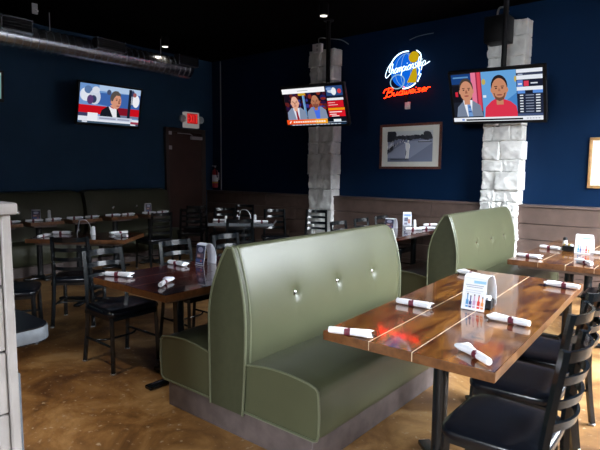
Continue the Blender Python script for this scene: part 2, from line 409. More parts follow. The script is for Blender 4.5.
# ------------------------------------------------------------------ booths
def booth(name, y0, y1, labels, by):
    """double-sided booth along Y; origin at the floor under the middle of the front end"""
    t = thing(name, labels, 'booth', (-2.105, y0, 0)); L = y1 - y0
    cx = -2.105
    MB().box((-.56, .015, 0.001), (.605, L - .02, .155), M['plinth'], .004, 1).build('plinth', None, t)
    # backrest: profile x(z) on both sides, lens shaped
    zs = [.145 + (1.058 - .145) * i / 48 for i in range(49)]
    def half(z, w0, w1, w2):      # half widths: bottom, swell, top
        u = (z - .145) / .913
        if u < .55: s = u / .55; return w0 + (w1 - w0) * math.sin(s * math.pi / 2)
        s = (u - .55) / .45; return w2 + (w1 - w2) * math.cos(s * math.pi / 2) ** .9
    ny = 100
    def face(sign):
        rows = []
        for j in range(ny + 1):
            y = .012 + (L - .024) * j / ny; e = min(y, L - y)
            pil = -.028 * max(0, 1 - e / .07) ** 2
            row = []
            for z in zs:
                x = (half(z, .112, .142, .058) if sign > 0 else half(z, .128, .138, .002)) + pil
                zz = z - (.022 * max(0, 1 - e / .10) ** 2 + (.05 * max(0, 1 - (L - y) / .16) ** 2.2)) * max(0, (z - .85) / .21)
                if sign > 0:
                    for yb in by:
                        dy, dz = y - yb, z - .757; rr = math.hypot(dy, dz)
                        x -= .017 * math.exp(-(rr / .028) ** 2) + .006 * math.exp(-(rr / .085) ** 2)
                        x -= .004 * math.exp(-(abs(dy) / .012) ** 1.5) * math.exp(-(abs(dz) / .09) ** 2) * (1 if dz < 0 else .6)
                x += .0016 * noise.noise(Vector((y * 3.1, z * 4.2, sign * 5.)))
                row.append(Vector((sign * x, y, zz)))
            rows.append(row)
        return rows
    F, B = face(1), face(-1)
    secs = []
    for rf, rb in zip(F, B):
        top = rf[-1].z; w = (rf[-1].x - rb[-1].x) / 2; xc = (rf[-1].x + rb[-1].x) / 2; capn = 9
        arc = [Vector((xc + w * math.cos(a * math.pi / capn), rf[0].y, top + .026 * math.sin(a * math.pi / capn) ** .8)) for a in range(1, capn)]
        secs.append(rf + arc + rb[::-1])
    MB().loft(secs, M['vinyl']).build('backrest', None, t)
    # flat end panels and their piping
    prof = [(half(z, .125, .15, .06), z) for z in zs[::3]]; prol = [(-half(z, .14, .146, .004), z) for z in zs[::3]]
    poly = [(x, z) for x, z in prof] + [(.05, 1.076), (.012, 1.076)] + prol[::-1]
    for ye, s in ((0., 1), (L - .03, 1)):
        q = Matrix.Translation((0, ye + .03, 0)) @ Matrix.Rotation(R(90), 4, 'X')
        pl = poly if ye == 0 else [(x * .86, .145 + (z - .145) * .955) for x, z in poly]
        MB().prism(pl, .03, M['panel'], q).build('end_panel', None, t)
        pts = [(x, ye + (.0 if ye == 0 else .03), z) for x, z in pl]
        MB().tube(pts, .0075, M['piping'], 8).build('piping', None, t)
    MB().tube([(x, .038, z) for x, z in poly], .0065, M['piping'], 8).build('piping', None, t)
    for yb in by:
        MB().lathe([(.013, -.006), (.0155, 0), (.013, .006), (.006, .0095), (.001, .0105)], M['button'], 16,
                   Matrix.Translation((half(.757, .112, .142, .058) - .0215, yb, .757)) @ Matrix.Rotation(R(90), 4, 'Y')).build('button', None, t)
    # seats
    for s in (1, -1):
        x0, x1 = .11, .645
        if s < 0: x1 = .625
        pr = [(x0, .165), (x1 - .03, .165), (x1 - .008, .175), (x1, .20), (x1 + .004, .30), (x1, .385), (x1 - .005, .424), (x1 - .02, .440)]
        for k in range(1, 12):
            u = k / 11; x = x1 - .02 + (x0 - x1 + .02) * u
            pr.append((x, .440 + .032 * math.sin(math.pi * min(1, u * .9 + .06)) - .012 * u))
        secs = []
        for j in range(29):
            y = .012 + (L - .024) * j / 28; e = min(y, L - y)
            inset = .014 * max(0, 1 - e / .04) ** 2
            secs.append([Vector((s * (x - (inset if x > .4 else 0)), y, z - (inset if z > .3 else -inset * .3) + .002 * noise.noise(Vector((x * 5, y * 4, s))))) for x, z in pr])
        so = MB().loft(secs, M['vinyl']).build('seat', None, t)
        for ye in (.008, L - .008):
            MB().tube([(s * x, ye, z) for x, z in pr], .0065, M['piping'], 8, closed=True).build('piping', None, so)
    return t
booth('booth_bench', 1.93, 3.69, 'large olive green double-sided vinyl booth with three steel buttons in the foreground', [.458, .898, 1.347])
booth('booth_bench', 4.76, 6.575, 'smaller looking olive green vinyl booth standing against the right stone pillar', [.585, 1.03, 1.44])

# ------------------------------------------------------------------ tables
def table(label, cx, cy, w, l, h, rz=0., group=None, cols=None, th=.045, seams=(.31, .57, .83), foot=.34, top='shaded_wood', turn=0, tilt=0, rim='edge'):
    t = thing('dining_table', label, 'table', (cx, cy, 0), rz, group)
    b = MB(); b.box((-w / 2, -l / 2, h - th), (w / 2, l / 2, h), M[top], .004, 2)
    for f in b.bm.faces:
        if abs(f.normal.z) < .7: f.material_index = b._mi(M[rim])
    for k, q in enumerate(seams):
        x = -w / 2 + w * q; sw = .0014 + .0005 * (k % 2)
        b.box((x - sw, -l / 2 - .0004, h - th * .9), (x + sw, l / 2 + .0004, h + .0007), M['seam' if top == 'wood' else 'darkseam'])
    tt = b.build('tabletop', None, t, auto=False)
    if tilt: tt.data.transform(Matrix.Translation((0, 0, h)) @ Matrix.Rotation(R(tilt), 4, 'X') @ Matrix.Rotation(R(tilt), 4, 'Y') @ Matrix.Translation((0, 0, -h)))
    MB().box((-w / 2 + .07, -l / 2 + .07, h - th - .03), (w / 2 - .07, l / 2 - .07, h - th * .75), M['plinth'], .003, 1).build('underframe', None, t)
    for yc in (cols if cols is not None else (0,)):
        b = MB(); b.lathe([(.038, .03), (.038, h - th - .03)], M['black'], 20, Matrix.Translation((0, yc, 0))); b.build('column', None, t)
        b = MB()
        for a in (turn, turn + 90):
            b.box((-foot, -.035, .004), (foot, .035, .03), M['black'], .008, 2, Matrix.Translation((0, yc, 0)) @ Matrix.Rotation(R(a), 4, 'Z'))
        b.lathe([(.07, .028), (.05, .05), (.04, .06)], M['black'], 20, Matrix.Translation((0, yc, 0)))
        b.build('foot', None, t)
    return t
table('long glossy wooden table in the foreground with a menu card and six napkin rolls', -1.065, 2.895, .80, 1.91, .75, R(2.0), cols=(-.48, .48), top='wood', foot=.2, turn=45, tilt=.55, seams=(.31, .57))
table('glossy wooden table at the right by the far green booth', -1.02, 5.42, .80, 1.72, .75, cols=(-.42, .45), top='wood')
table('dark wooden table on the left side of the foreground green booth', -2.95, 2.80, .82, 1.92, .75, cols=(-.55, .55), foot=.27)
table('dark table with black chairs behind it, partly hidden behind the foreground booth', -3.20, 5.82, .72, 1.86, .75, cols=(-.5, .5), rim='shaded_wood')
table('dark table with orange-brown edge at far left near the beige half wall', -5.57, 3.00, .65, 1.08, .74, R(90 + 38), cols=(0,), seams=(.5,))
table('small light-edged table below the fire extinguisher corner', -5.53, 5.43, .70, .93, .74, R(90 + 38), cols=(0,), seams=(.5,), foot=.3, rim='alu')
bt_y = [2.62, 3.15, 3.70, 4.28, 4.90]
bt_lab = ['banquette table nearest the beige half wall', 'banquette table directly in front of the upright menu card and glass', 'banquette table below the dark gap between the two banquette backs',
          'banquette table in front of the two steel banquette buttons', 'banquette table at the door end of the long banquette']
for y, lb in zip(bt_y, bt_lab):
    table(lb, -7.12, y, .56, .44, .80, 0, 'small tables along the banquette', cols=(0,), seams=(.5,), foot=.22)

# ------------------------------------------------------------------ banquette on the left wall
def banquette(y0, y1, label, btn):
    t = thing('banquette_bench', label, 'banquette', (XL, y0, 0)); L = y1 - y0
    MB().box((.02, .0, .001), (.66, L, .14), M['plinth'], .004, 1).build('plinth', None, t)
    secs = []
    for j in range(25):
        y = L * j / 24; e = min(y, L - y); p = .03 * max(0, 1 - e / .06) ** 2
        secs.append([Vector(q) for q in ((.01, y, .42), (.30 - p, y, .42), (.31 - p, y, .6), (.30 - p, y, .85), (.25 - p, y, 1.08 - p), (.20, y, 1.14 - p), (.10, y, 1.155 - p), (.01, y, 1.15 - p))])
    MB().loft(secs, M['shaded_vinyl']).build('backrest', None, t)
    pr = [(.02, .15), (.66, .15), (.70, .2), (.70, .40), (.67, .44), (.5, .465), (.25, .45), (.02, .44)]
    secs = [[Vector((x, L * j / 10, z)) for x, z in pr] for j in range(11)]
    MB().loft(secs, M['shaded_vinyl']).build('seat', None, t)
    for yb in btn:
        MB().lathe([(.02, -.006), (.026, 0), (.02, .01), (.001, .014)], M['button'], 14, Matrix.Translation((.30, yb - y0, .865)) @ Matrix.Rotation(R(90), 4, 'Y')).build('button', None, t)
banquette(1.2, 4.13, 'olive banquette section behind the beige half wall', [2.9 + .25, 2.2])
banquette(4.19, 5.76, 'olive banquette section next to the brown door', [4.63, 5.06])

# ------------------------------------------------------------------ chairs
def make_chair(label):
    t = thing('ladder_back_chair', label, 'chair')
    # seat faces +Y
    sp = []
    for k in range(40):
        a = 2 * math.pi * k / 40; c, s_ = math.cos(a), math.sin(a)
        x = .224 * math.copysign(abs(c) ** .38, c); y = .208 * math.copysign(abs(s_) ** .38, s_)
        x *= 1.0 + .06 * (y / .2) * .8
        sp.append((x, y))
    secs = []
    for sc, z in ((.90, .425), (.985, .430), (1., .442), (.995, .456), (.96, .467), (.86, .474), (.6, .477), (.3, .475)):
        secs.append([Vector((x * sc, y * sc, z)) for x, y in sp])
    MB().loft(secs, M['seat']).build('seat', None, t)
    b = MB()
    for lo, hi in (((-.185, .165, .395), (.185, .19, .425)), ((-.175, -.19, .395), (.175, -.165, .425)), ((-.2, -.19, .395), (-.175, .18, .425)), ((.175, -.19, .395), (.2, .18, .425))): b.box(lo, hi, M['black'], .003, 1)
    b.build('seat_frame', None, t)
    def post(x0, y0, x1, y1, z0, z1, mid=None):
        pts = [(x0, y0, z0)] + ([mid] if mid else []) + [(x1, y1, z1)]
        return pts
    for s in (-1, 1):
        b = MB(); b.tube([(s * .195, .185, .012), (s * .188, .172, .425)], .0185, M['black'], 4, flat=1.); b.box((s * .195 - .016, .17, .001), (s * .195 + .016, .2, .013), M['steel'], .002, 1); b.build('front_leg', None, t)
        pth = catmull([(s * .185, -.235, .012), (s * .176, -.205, .25), (s * .170, -.195, .45), (s * .163, -.208, .6), (s * .156, -.245, .865)], 5)
        b = MB(); b.tube(pth, .019, M['black'], 4); b.box((s * .185 - .016, -.252, .001), (s * .185 + .016, -.22, .013), M['steel'], .002, 1); b.build('back_leg', None, t)
    for i, z in enumerate((.565, .655, .745, .838)):
        u = (z - .5) / .365; yb = -.200 - .044 * u; bow = .055
        pts = [(x * (.166 - .01 * u), yb - bow * (1 - x * x), z) for x in [-1 + k / 6 for k in range(13)]]
        hh = .0175 if i < 3 else .023
        b = MB(); secs = []
        for (x, y, zc) in pts:
            secs.append([Vector((x, y - .003, zc - hh)), Vector((x, y + .009, zc - hh)), Vector((x, y + .001, zc + hh)), Vector((x, y - .011, zc + hh))])
        b.loft(secs, M['black'], smooth=True); b.build('back_slat', None, t)
    for s in (-1, 1):
        MB().tube([(s * .19, .175, .2), (s * .182, -.21, .2)], .009, M['black'], 8).build('stretcher', None, t)
    MB().tube(catmull([(-.186, -.1, .2), (-.1, -.03, .2), (.1, -.03, .2), (.186, -.1, .2)]), .008, M['black'], 8).build('stretcher', None, t)
    return t
# facing +Y turned by rz: forward = (-sin rz, cos rz)
def ang(dx, dy): return math.atan2(-dx, dy)
CH = [
    (-.648, 2.15, (-1, 0), 'black chair nearest the camera, its back cut by the right edge of the foreground table', 'chairs along the foreground table'),
    (-.74, 2.69, (-1, 0), 'middle black chair of three along the right side of the foreground table', 'chairs along the foreground table'),
    (-.76, 3.22, (-1, .02), 'third and farthest black chair along the right side of the foreground table', 'chairs along the foreground table'),
    (-.70, 5.05, (-1, 0), 'black chair at the table on the right by the far booth', None),
    (-3.55, 2.17, (1, 0), 'black chair at the near end of the dark table left of the big booth', 'chairs along the dark left table'),
    (-3.55, 2.87, (1, 0), 'middle black chair along the dark table left of the big booth, with two bright slats', 'chairs along the dark left table'),
    (-3.55, 3.48, (1, 0), 'black chair behind the menu card of the dark table left of the big booth', 'chairs along the dark left table'),
    (-4.87, 2.52, (-.72, .69), 'black chair with its back to us drawn up to the far left table', None),
    (-4.74, 1.86, (.5, .85), 'black chair beside the beige half wall, seen from the side', None),
    (-6.62, 4.62, (-1, .1), 'black chair in front of the banquette table below the menu card near the door', None),
    (-6.92, 5.55, (-.8, .6), 'dark chair standing in front of the brown door, left one', 'dark chairs by the door'),
    (-7.38, 6.05, (-.8, .6), 'dark chair standing right of the other one before the brown door', 'dark chairs by the door'),
    (-5.03, 4.86, (-.73, .68), 'black chair with its back to us at the small light-edged table', 'chairs around the small light-edged table'),
    (-6.30, 5.74, (.7, -.7), 'black chair on the far side of the small light-edged table with a bright top slat', 'chairs around the small light-edged table'),
    (-6.68, 6.50, (.5, -.85), 'dark chair near the corner under the fire extinguisher', None),
    (-4.98, 6.42, (.45, -.9), 'black chair in front of the left stone pillar with light between its slats', None),
    (-5.50, 6.10, (.7, -.7), 'very dark chair just left of the left stone pillar', None),
    (-3.50, 5.33, (1, 0), 'chair nearest us at the table behind the foreground booth', 'chairs at the table behind the foreground booth'),
    (-3.50, 5.86, (1, 0), 'middle chair at the table behind the foreground booth', 'chairs at the table behind the foreground booth'),
    (-3.50, 6.38, (1, 0), 'chair nearest the wainscot at the table behind the foreground booth', 'chairs at the table behind the foreground booth'),
]
proto = None
for x, y, (dx, dy), lb, gp in CH:
    if proto is None:
        proto = make_chair(lb); proto.location = (x, y, 0); proto.rotation_euler = (0, 0, ang(dx, dy)); proto['group'] = gp
    else:
        c = dup(proto, (x, y, 0), ang(dx, dy), lb)
        if gp: c['group'] = gp
        elif 'group' in c: del c['group']

# ------------------------------------------------------------------ napkin rolls
def make_napkin(label):
    t = thing('napkin_roll', label, 'napkin', group='napkin rolls')
    secs = []; n = 16
    st = [(-.098, .0135), (-.09, .0155), (-.05, .0165), (-.012, .0158), (.0, .0155), (.03, .0175), (.06, .021), (.085, .026), (.1, .027)]
    for k, (x, r) in enumerate(st):
        fl = 1 if x < .03 else 1 - .45 * (x - .03) / .07
        secs.append([Vector((x + (.012 * math.sin(3 * a * math.pi * 2 / n) if x > .09 else 0), r * math.cos(2 * math.pi * a / n) * (1 + .04 * math.sin(a * 2.3 + k)) / max(fl, .7), .017 * 1 + r * fl * math.sin(2 * math.pi * a / n))) for a in range(n)])
    zmin = min(v.z for s_ in secs for v in s_)
    for s_ in secs:
        for v in s_: v.z = max(v.z - zmin, 0) + .0012
    MB().loft(secs, M['napkin']).build('napkin', None, t)
    MB().tube([(-.022, 0, .0168), (.006, 0, .0168)], [.0176, .0176], M['band'], 16).build('paper_band', None, t)
    b = MB(); b.box((.095, -.012, .010), (.118, -.004, .013), M['knife'], .001, 1); b.box((.095, .004, .011), (.115, .012, .016), M['knife'], .001, 1); b.build('cutlery_tip', None, t)
    return t
NP = [
    (-1.294, 1.945, .7505, 20, 'napkin roll on the left front corner of the foreground table'),
    (-1.304, 2.592, .7505, 4, 'napkin roll on the left edge of the foreground table by the booth back'),
    (-.790, 2.628, .7505, 173, 'napkin roll right of the menu card on the foreground table'),
    (-.745, 2.05, .7505, 142, 'napkin roll on the front right corner of the foreground table'),
    (-.775, 3.64, .7505, 174, 'napkin roll on the far right corner of the foreground table'),
    (-1.36, 3.58, .7505, 151, 'napkin roll behind the menu card of the foreground table'),
    (-1.30, 4.76, .7505, -3, 'napkin roll on the near left corner of the right table'),
    (-1.295, 5.44, .7505, -12, 'napkin roll left of the black caddy on the right table'),
    (-.855, 4.74, .7505, 129, 'napkin roll on the near right corner of the right table'),
    (-.80, 5.33, .7505, 159, 'napkin roll at the right picture edge on the right table'),
    (-3.24, 1.96, .7505, 26, 'napkin roll on the near left corner of the dark left table'),
    (-2.79, 2.02, .7505, 128, 'napkin roll pointing at us on the dark left table'),
    (-3.29, 2.50, .7505, 2, 'napkin roll in front of the middle chair on the dark left table'),
    (-5.79, 2.60, .7405, 129, 'napkin roll at the left front of the far left table'),
    (-5.93, 2.88, .7405, 43, 'napkin roll at the back left of the far left table'),
    (-5.45, 3.33, .7405, -103, 'napkin roll at the back right of the far left table, beyond the shaker'),
    (-5.18, 3.20, .7405, 180, 'napkin roll at the front right of the far left table'),
    (-5.75, 5.15, .7405, 43, 'napkin roll left on the small light-edged table'),
    (-5.16, 5.42, .7405, -135, 'napkin roll right on the small light-edged table'),
    (-3.06, 6.02, .7505, 43, 'napkin roll beside the menu card on the table behind the foreground booth'),
    (-2.97, 6.22, .7505, 43, 'napkin roll at the right edge of the table behind the foreground booth'),
    (-3.12, 6.62, .7505, 60, 'napkin roll nearest the wainscot on the table behind the foreground booth'),
]
bl = ['front', 'back']
bdesc = ['on the banquette table nearest the beige half wall', 'on the banquette table with the upright menu card', 'on the banquette table below the gap in the banquette', 'on the banquette table in front of the two steel buttons', 'on the banquette table at the door end']
for y, ds in zip(bt_y, bdesc):
    for k, dy in enumerate((-.12, .12)):
        NP.append((-6.98 + .02 * k, y + dy, .8005, 75 + 20 * k, 'napkin roll, %s, %s' % (('half-wall side' if k == 0 else 'door side'), ds)))
pn = None
for x, y, z, a, lb in NP:
    if NP.index((x, y, z, a, lb)) < 6: z += math.sin(R(.55)) * ((y - 2.895) - (x + 1.065)) + .0016
    if pn is None: pn = make_napkin(lb); pn.location = (x, y, z); pn.rotation_euler = (0, 0, R(a))
    else: dup(pn, (x, y, z), R(a), lb, 'napkin rolls')

# ------------------------------------------------------------------ menu cards
def tent(label, loc, rz, w=.118, h=.175, d=.11, style=0):
    """a folded card: a flat printed front panel (facing -Y), rounded top, bowed back; open at both ends"""
    t = thing('menu_card', label, 'menu card', loc, rz)
    prof = [(-d * .5, 0), (-d * .40, h * .5), (-d * .31, h * .93)] 
    prof += catmull([(-d * .31, h * .93, 0), (-d * .1, h * 1.0, 0), (d * .22, h * .93, 0), (d * .46, h * .6, 0), (d * .52, h * .25, 0), (d * .48, 0, 0)], 6)[1:] if False else [(p.x, p.y) for p in catmull([(-d * .31, h * .93, 0), (-d * .1, h * 1.0, 0), (d * .22, h * .93, 0), (d * .46, h * .6, 0), (d * .52, h * .25, 0), (d * .48, 0, 0)], 6)][1:]
    th = .0022; n = len(prof); inner = []
    for i, (y, z) in enumerate(prof):
        a = prof[max(i - 1, 0)]; b = prof[min(i + 1, n - 1)]; ty, tz = b[0] - a[0], b[1] - a[1]; l = math.hypot(ty, tz)
        inner.append((y + th * tz / l, z - th * ty / l))
    inner[0] = (inner[0][0], 0); inner[-1] = (inner[-1][0], 0)
    ring = prof + inner[::-1]
    MB().loft([[Vector((-w / 2, y, z + .0006)) for y, z in ring], [Vector((w / 2, y, z + .0006)) for y, z in ring]], M['card'], smooth=True).build('folded_card', None, t)
    W_, LB, DB, RD, OR, PK, GY, BK = (245, 247, 252), (150, 205, 235), (70, 80, 140), (215, 60, 50), (240, 160, 90), (215, 175, 205), (150, 160, 180), (60, 60, 75)
    if style == 0:
        sh = [('r', W_, 0, 0, 1, 1), ('r', LB, .45, .86, .98, .95), ('r', GY, .1, .78, .9, .80), ('r', GY, .15, .72, .85, .74), ('r', (190, 198, 212), .1, .62, .9, .635), ('r', (190, 198, 212), .15, .55, .8, .565)]
        for x, c, hh in ((.24, (95, 165, 215), .40), (.39, DB, .33), (.56, PK, .38), (.76, RD, .38), (.93, OR, .33)):
            sh += [('r', c, x - .06, .06, x + .06, .06 + hh * .62), ('r', c, x - .025, .06 + hh * .6, x + .025, .08 + hh), ('r', BK, x - .028, .08 + hh, x + .028, .12 + hh), ('r', W_, x - .05, .12, x + .05, .15)]
    elif style == 1:
        sh = [('r', (40, 44, 70), 0, 0, 1, 1), ('e', (150, 150, 175), .5, .78, .3, .14), ('r', (95, 70, 80), .1, .35, .9, .6), ('r', (70, 90, 150), .1, .15, .9, .3), ('r', (190, 150, 140), .2, .4, .55, .52), ('r', (200, 205, 225), .1, .05, .9, .1), ('e', (170, 90, 90), .7, .22, .12, .06)]
    else:
        sh = [('r', (225, 230, 240), 0, 0, 1, 1), ('r', (120, 150, 200), .08, .75, .92, .93), ('r', (95, 100, 125), .1, .35, .6, .68), ('r', (170, 120, 110), .55, .2, .9, .55), ('r', (120, 120, 145), .1, .1, .5, .28)]
    p = picture('printed_panel', sh, w * .96, h * .90, M['print'], t)
    p.location = (0, -d * .415, h * .465); p.rotation_euler = (-math.atan2(d * .19, h * .93), 0, 0)
    p['label'] = 'printed front panel'
    return t
tent('white menu card with a row of coloured bottles on the foreground table', (-1.02, 2.82, .7505), R(0), .128, .185, .19, 0)
tent('white menu card with a pale blue header on the right table', (-.985, 5.38, .7505), R(-4), .135, .175, .13, 0)
tent('menu card with a dark printed front on the dark left table', (-3.16, 2.68, .7505), R(0), .105, .17, .13, 1)
tent('menu card seen open end on at the far left table', (-5.74, 3.05, .7405), R(-25), .13, .17, .15, 1)
tent('menu card seen as a white arch on the small light-edged table', (-5.42, 5.34, .7405), R(-48), .13, .18, .18, 2)
tent('menu card with a photo print on the table behind the foreground booth', (-3.33, 5.93, .7505), R(2), .13, .14, .12, 1)
tent('pale blue menu card at the wainscot end of the table behind the foreground booth', (-3.36, 6.42, .7505), R(35), .11, .19, .09, 2)
tent('upright menu card on a banquette table left of the dark banquette gap', (-7.20, 3.16, .8005), R(65), .11, .14, .12, 1)
tent('grey menu card on the banquette table beside the door', (-7.20, 4.92, .8005), R(70), .09, .15, .12, 1)

def shaker(label, loc, r=.02, h=.085, cap='white'):
    t = thing('shaker', label, 'shaker', loc)
    MB().lathe([(r, 0.0005), (r * 1.02, .01), (r * .9, h * .65), (r * .8, h * .72)], M['clear'], 16).build('glass_body', None, t)
    MB().lathe([(r * .86, h * .72), (r * .86, h * .9), (r * .6, h), (.001, h * 1.02)], M[cap], 16).build('cap', None, t)
shaker('small white shaker in front of the arch of the far left menu card', (-5.58, 3.08, .7405), .024, .1)
shaker('white shaker beside the menu card on the small light-edged table', (-5.60, 5.14, .7405), .022, .09)
shaker('white shaker behind the arched card on the small light-edged table', (-5.38, 5.52, .7405), .022, .1)
shaker('white shaker next to the menu card on the dark left table', (-3.08, 2.86, .7505), .024, .09)
shaker('white shaker with dark spout between napkin and menu card on the right table', (-1.215, 5.68, .7505), .024, .1, 'plastic')
shaker('pale shaker beside the blue card on the table behind the foreground booth', (-3.20, 6.33, .7505), .024, .1)
shaker('clear shaker next to the upright menu card on the banquette table', (-7.12, 3.30, .8005), .022, .13)
def caddy(label, loc, rz):
    t = thing('sugar_caddy', label, 'caddy', loc, rz)
    b = MB()
    for lo, hi in (((-.05, -.035, .0005), (.05, .035, .006)), ((-.05, -.035, .006), (.05, -.031, .05)), ((-.05, .031, .006), (.05, .035, .05)), ((-.05, -.031, .006), (-.046, .031, .05)), ((.046, -.031, .006), (.05, .031, .05))): b.box(lo, hi, M['plastic'], .001, 1)
    b.build('tray', None, t)
    for k in range(6):
        MB().box((-.042 + k * .014, -.027, .008), (-.034 + k * .014, .027, .066), M['card' if k % 3 else 'yellow'], .001, 1).build('sugar_packet', None, t)
caddy('small black sugar caddy beside the menu card on the right table', (-1.13, 5.44, .7505), R(0))
caddy('small black sugar caddy inside the menu card on the foreground table', (-1.0, 2.83, .7505), R(5))

# ------------------------------------------------------------------ televisions
def tv(label, c, right, norm, w, h, shapes, gain=1.):
    ex = Vector(right).normalized(); ny = Vector(norm); ny = (ny - ex * ny.dot(ex)).normalized(); ey = -ny; ez = ex.cross(ey)
    t = thing('television', label, 'television')
    Mx = Matrix((ex, ey, ez)).transposed().to_4x4(); Mx.translation = Vector(c)
    t.matrix_world = Mx
    bz = .03
    b = MB(); b.box((-w / 2 - bz, .003, -h / 2 - bz), (w / 2 + bz, .045, h / 2 + bz), M['plastic'], .006)
    for lo, hi in (((-w / 2 - bz, -.012, -h / 2 - bz * 1.4), (w / 2 + bz, .01, -h / 2)), ((-w / 2 - bz, -.012, h / 2), (w / 2 + bz, .01, h / 2 + bz)), ((-w / 2 - bz, -.012, -h / 2), (-w / 2, .01, h / 2)), ((w / 2, -.012, -h / 2), (w / 2 + bz, .01, h / 2))): b.box(lo, hi, M['plastic'], .003, 1)
    b.build('bezel', None, t)
    MB().box((-w * .3, .045, -h * .3), (w * .3, .085, h * .3), M['plastic'], .01).build('back_cover', None, t)
    p = picture('screen', shapes, w, h, M['screen'], t, 0., gain=gain); p['label'] = 'lit screen'
    return t
SK, SK2, SK3, HR, SH = (214, 150, 122), (176, 112, 82), (200, 140, 110), (52, 42, 40), (150, 95, 75)
def head(cx, cy, rx, ry, skin, hair=None, beard=None, shade=SH):
    s = [('r', skin, cx - rx * .45, cy - ry * 1.35, cx + rx * .45, cy - ry * .6)]
    if hair: s.append(('e', hair, cx, cy + ry * .28, rx * 1.06, ry * .92))
    s += [('e', skin, cx - rx * 1.0, cy - .02, rx * .14, ry * .2), ('e', skin, cx + rx * 1.0, cy - .02, rx * .14, ry * .2), ('e', skin, cx, cy - ry * .05, rx, ry * .98)]
    if beard: s += [('p', beard, [(cx - rx * .8, cy - ry * .3), (cx - rx * .45, cy - ry * .42), (cx, cy - ry * .3), (cx + rx * .45, cy - ry * .42), (cx + rx * .8, cy - ry * .3), (cx + rx * .55, cy - ry * .88), (cx, cy - ry * 1.04), (cx - rx * .55, cy - ry * .88)])]
    for q in (-1, 1):
        s += [('r', HR, cx + q * rx * .42 - rx * .2, cy + ry * .2, cx + q * rx * .42 + rx * .2, cy + ry * .27), ('e', (70, 45, 40), cx + q * rx * .4, cy + ry * .08, rx * .14, ry * .06)]
    s += [('p', shade, [(cx - rx * .08, cy + ry * .05), (cx + rx * .08, cy + ry * .05), (cx + rx * .2, cy - ry * .25), (cx - rx * .2, cy - ry * .25)]), ('e', (150, 75, 70), cx, cy - ry * .5, rx * .36, ry * .07)]
    return s
# left television: studio presenter before football pictures
S1 = [('r', (110, 150, 205), 0, 0, 1, 1), ('p', (60, 100, 170), [(.3, .5), (1, .4), (1, .85), (.3, .8)]), ('r', (175, 200, 230), .3, .85, 1, 1),
      ('e', (225, 230, 240), .1, .72, .09, .17), ('e', (90, 120, 165), .13, .85, .06, .1), ('e', (205, 212, 228), .24, .68, .09, .2), ('e', (50, 60, 95), .22, .62, .05, .1), ('e', (215, 220, 232), .25, .86, .06, .09), ('e', (90, 60, 110), .17, .6, .05, .12),
      ('e', (205, 212, 230), .86, .75, .05, .18), ('e', (70, 80, 120), .86, .88, .035, .08), ('e', (240, 240, 245), .93, .68, .06, .17), ('e', (160, 90, 90), .9, .85, .03, .06),
      ('e', (70, 80, 110), .46, .84, .035, .07), ('r', (200, 16, 30), 0, .24, 1, .46), ('r', (130, 20, 40), .62, .24, .8, .46), ('r', (60, 60, 95), 0, .16, .3, .26), ('r', (110, 120, 150), .6, .2, 1, .26),
      ('p', (22, 26, 36), [(.33, .16), (.36, .36), (.46, .48), (.56, .30), (.60, .46), (.66, .3), (.70, .16)]),
      ('p', (235, 235, 240), [(.47, .47), (.55, .2), (.62, .16), (.60, .46), (.55, .42)]), ('p', SK, [(.49, .5), (.56, .42), (.6, .5), (.58, .58)])]
S1 += [('e', (88, 80, 76), .572, .70, .088, .2), ('e', SK, .592, .625, .078, .205), ('e', SK, .512, .60, .016, .055), ('p', (88, 80, 76), [(.50, .68), (.52, .84), (.6, .9), (.66, .82), (.655, .78), (.58, .78), (.545, .70), (.53, .62), (.505, .62)]), ('r', (85, 60, 50), .57, .685, .61, .70), ('r', (85, 60, 50), .632, .675, .66, .69), ('e', (60, 45, 40), .59, .655, .014, .012), ('e', (60, 45, 40), .643, .65, .012, .012), ('p', SH, [(.622, .66), (.662, .575), (.62, .56)]), ('e', (150, 85, 78), .62, .505, .03, .014)]
S1 += [('r', (24, 32, 48), .79, .2, .84, .98), ('r', (16, 22, 34), .85, .55, .86, .98), ('r', (225, 230, 240), .0, .05, 1, .17), ('r', (235, 238, 245), .14, .05, .3, .27), ('r', (200, 208, 226), .3, .1, .88, .2), ('r', (150, 155, 180), .33, .125, .6, .165), ('r', (150, 155, 180), .63, .125, .84, .165),
       ('r', (160, 60, 80), .86, .05, 1, .11), ('r', (60, 80, 100), 0, 0, 1, .05), ('r', (225, 230, 240), .06, .01, .14, .045), ('r', (225, 230, 240), .86, .01, .95, .045)]
tv('television on the left wall showing a presenter in a dark suit', (-7.477, 4.476, 2.47), (0, 1, 0), (.975, 0, -.22), 1.02, .575, S1, .95)
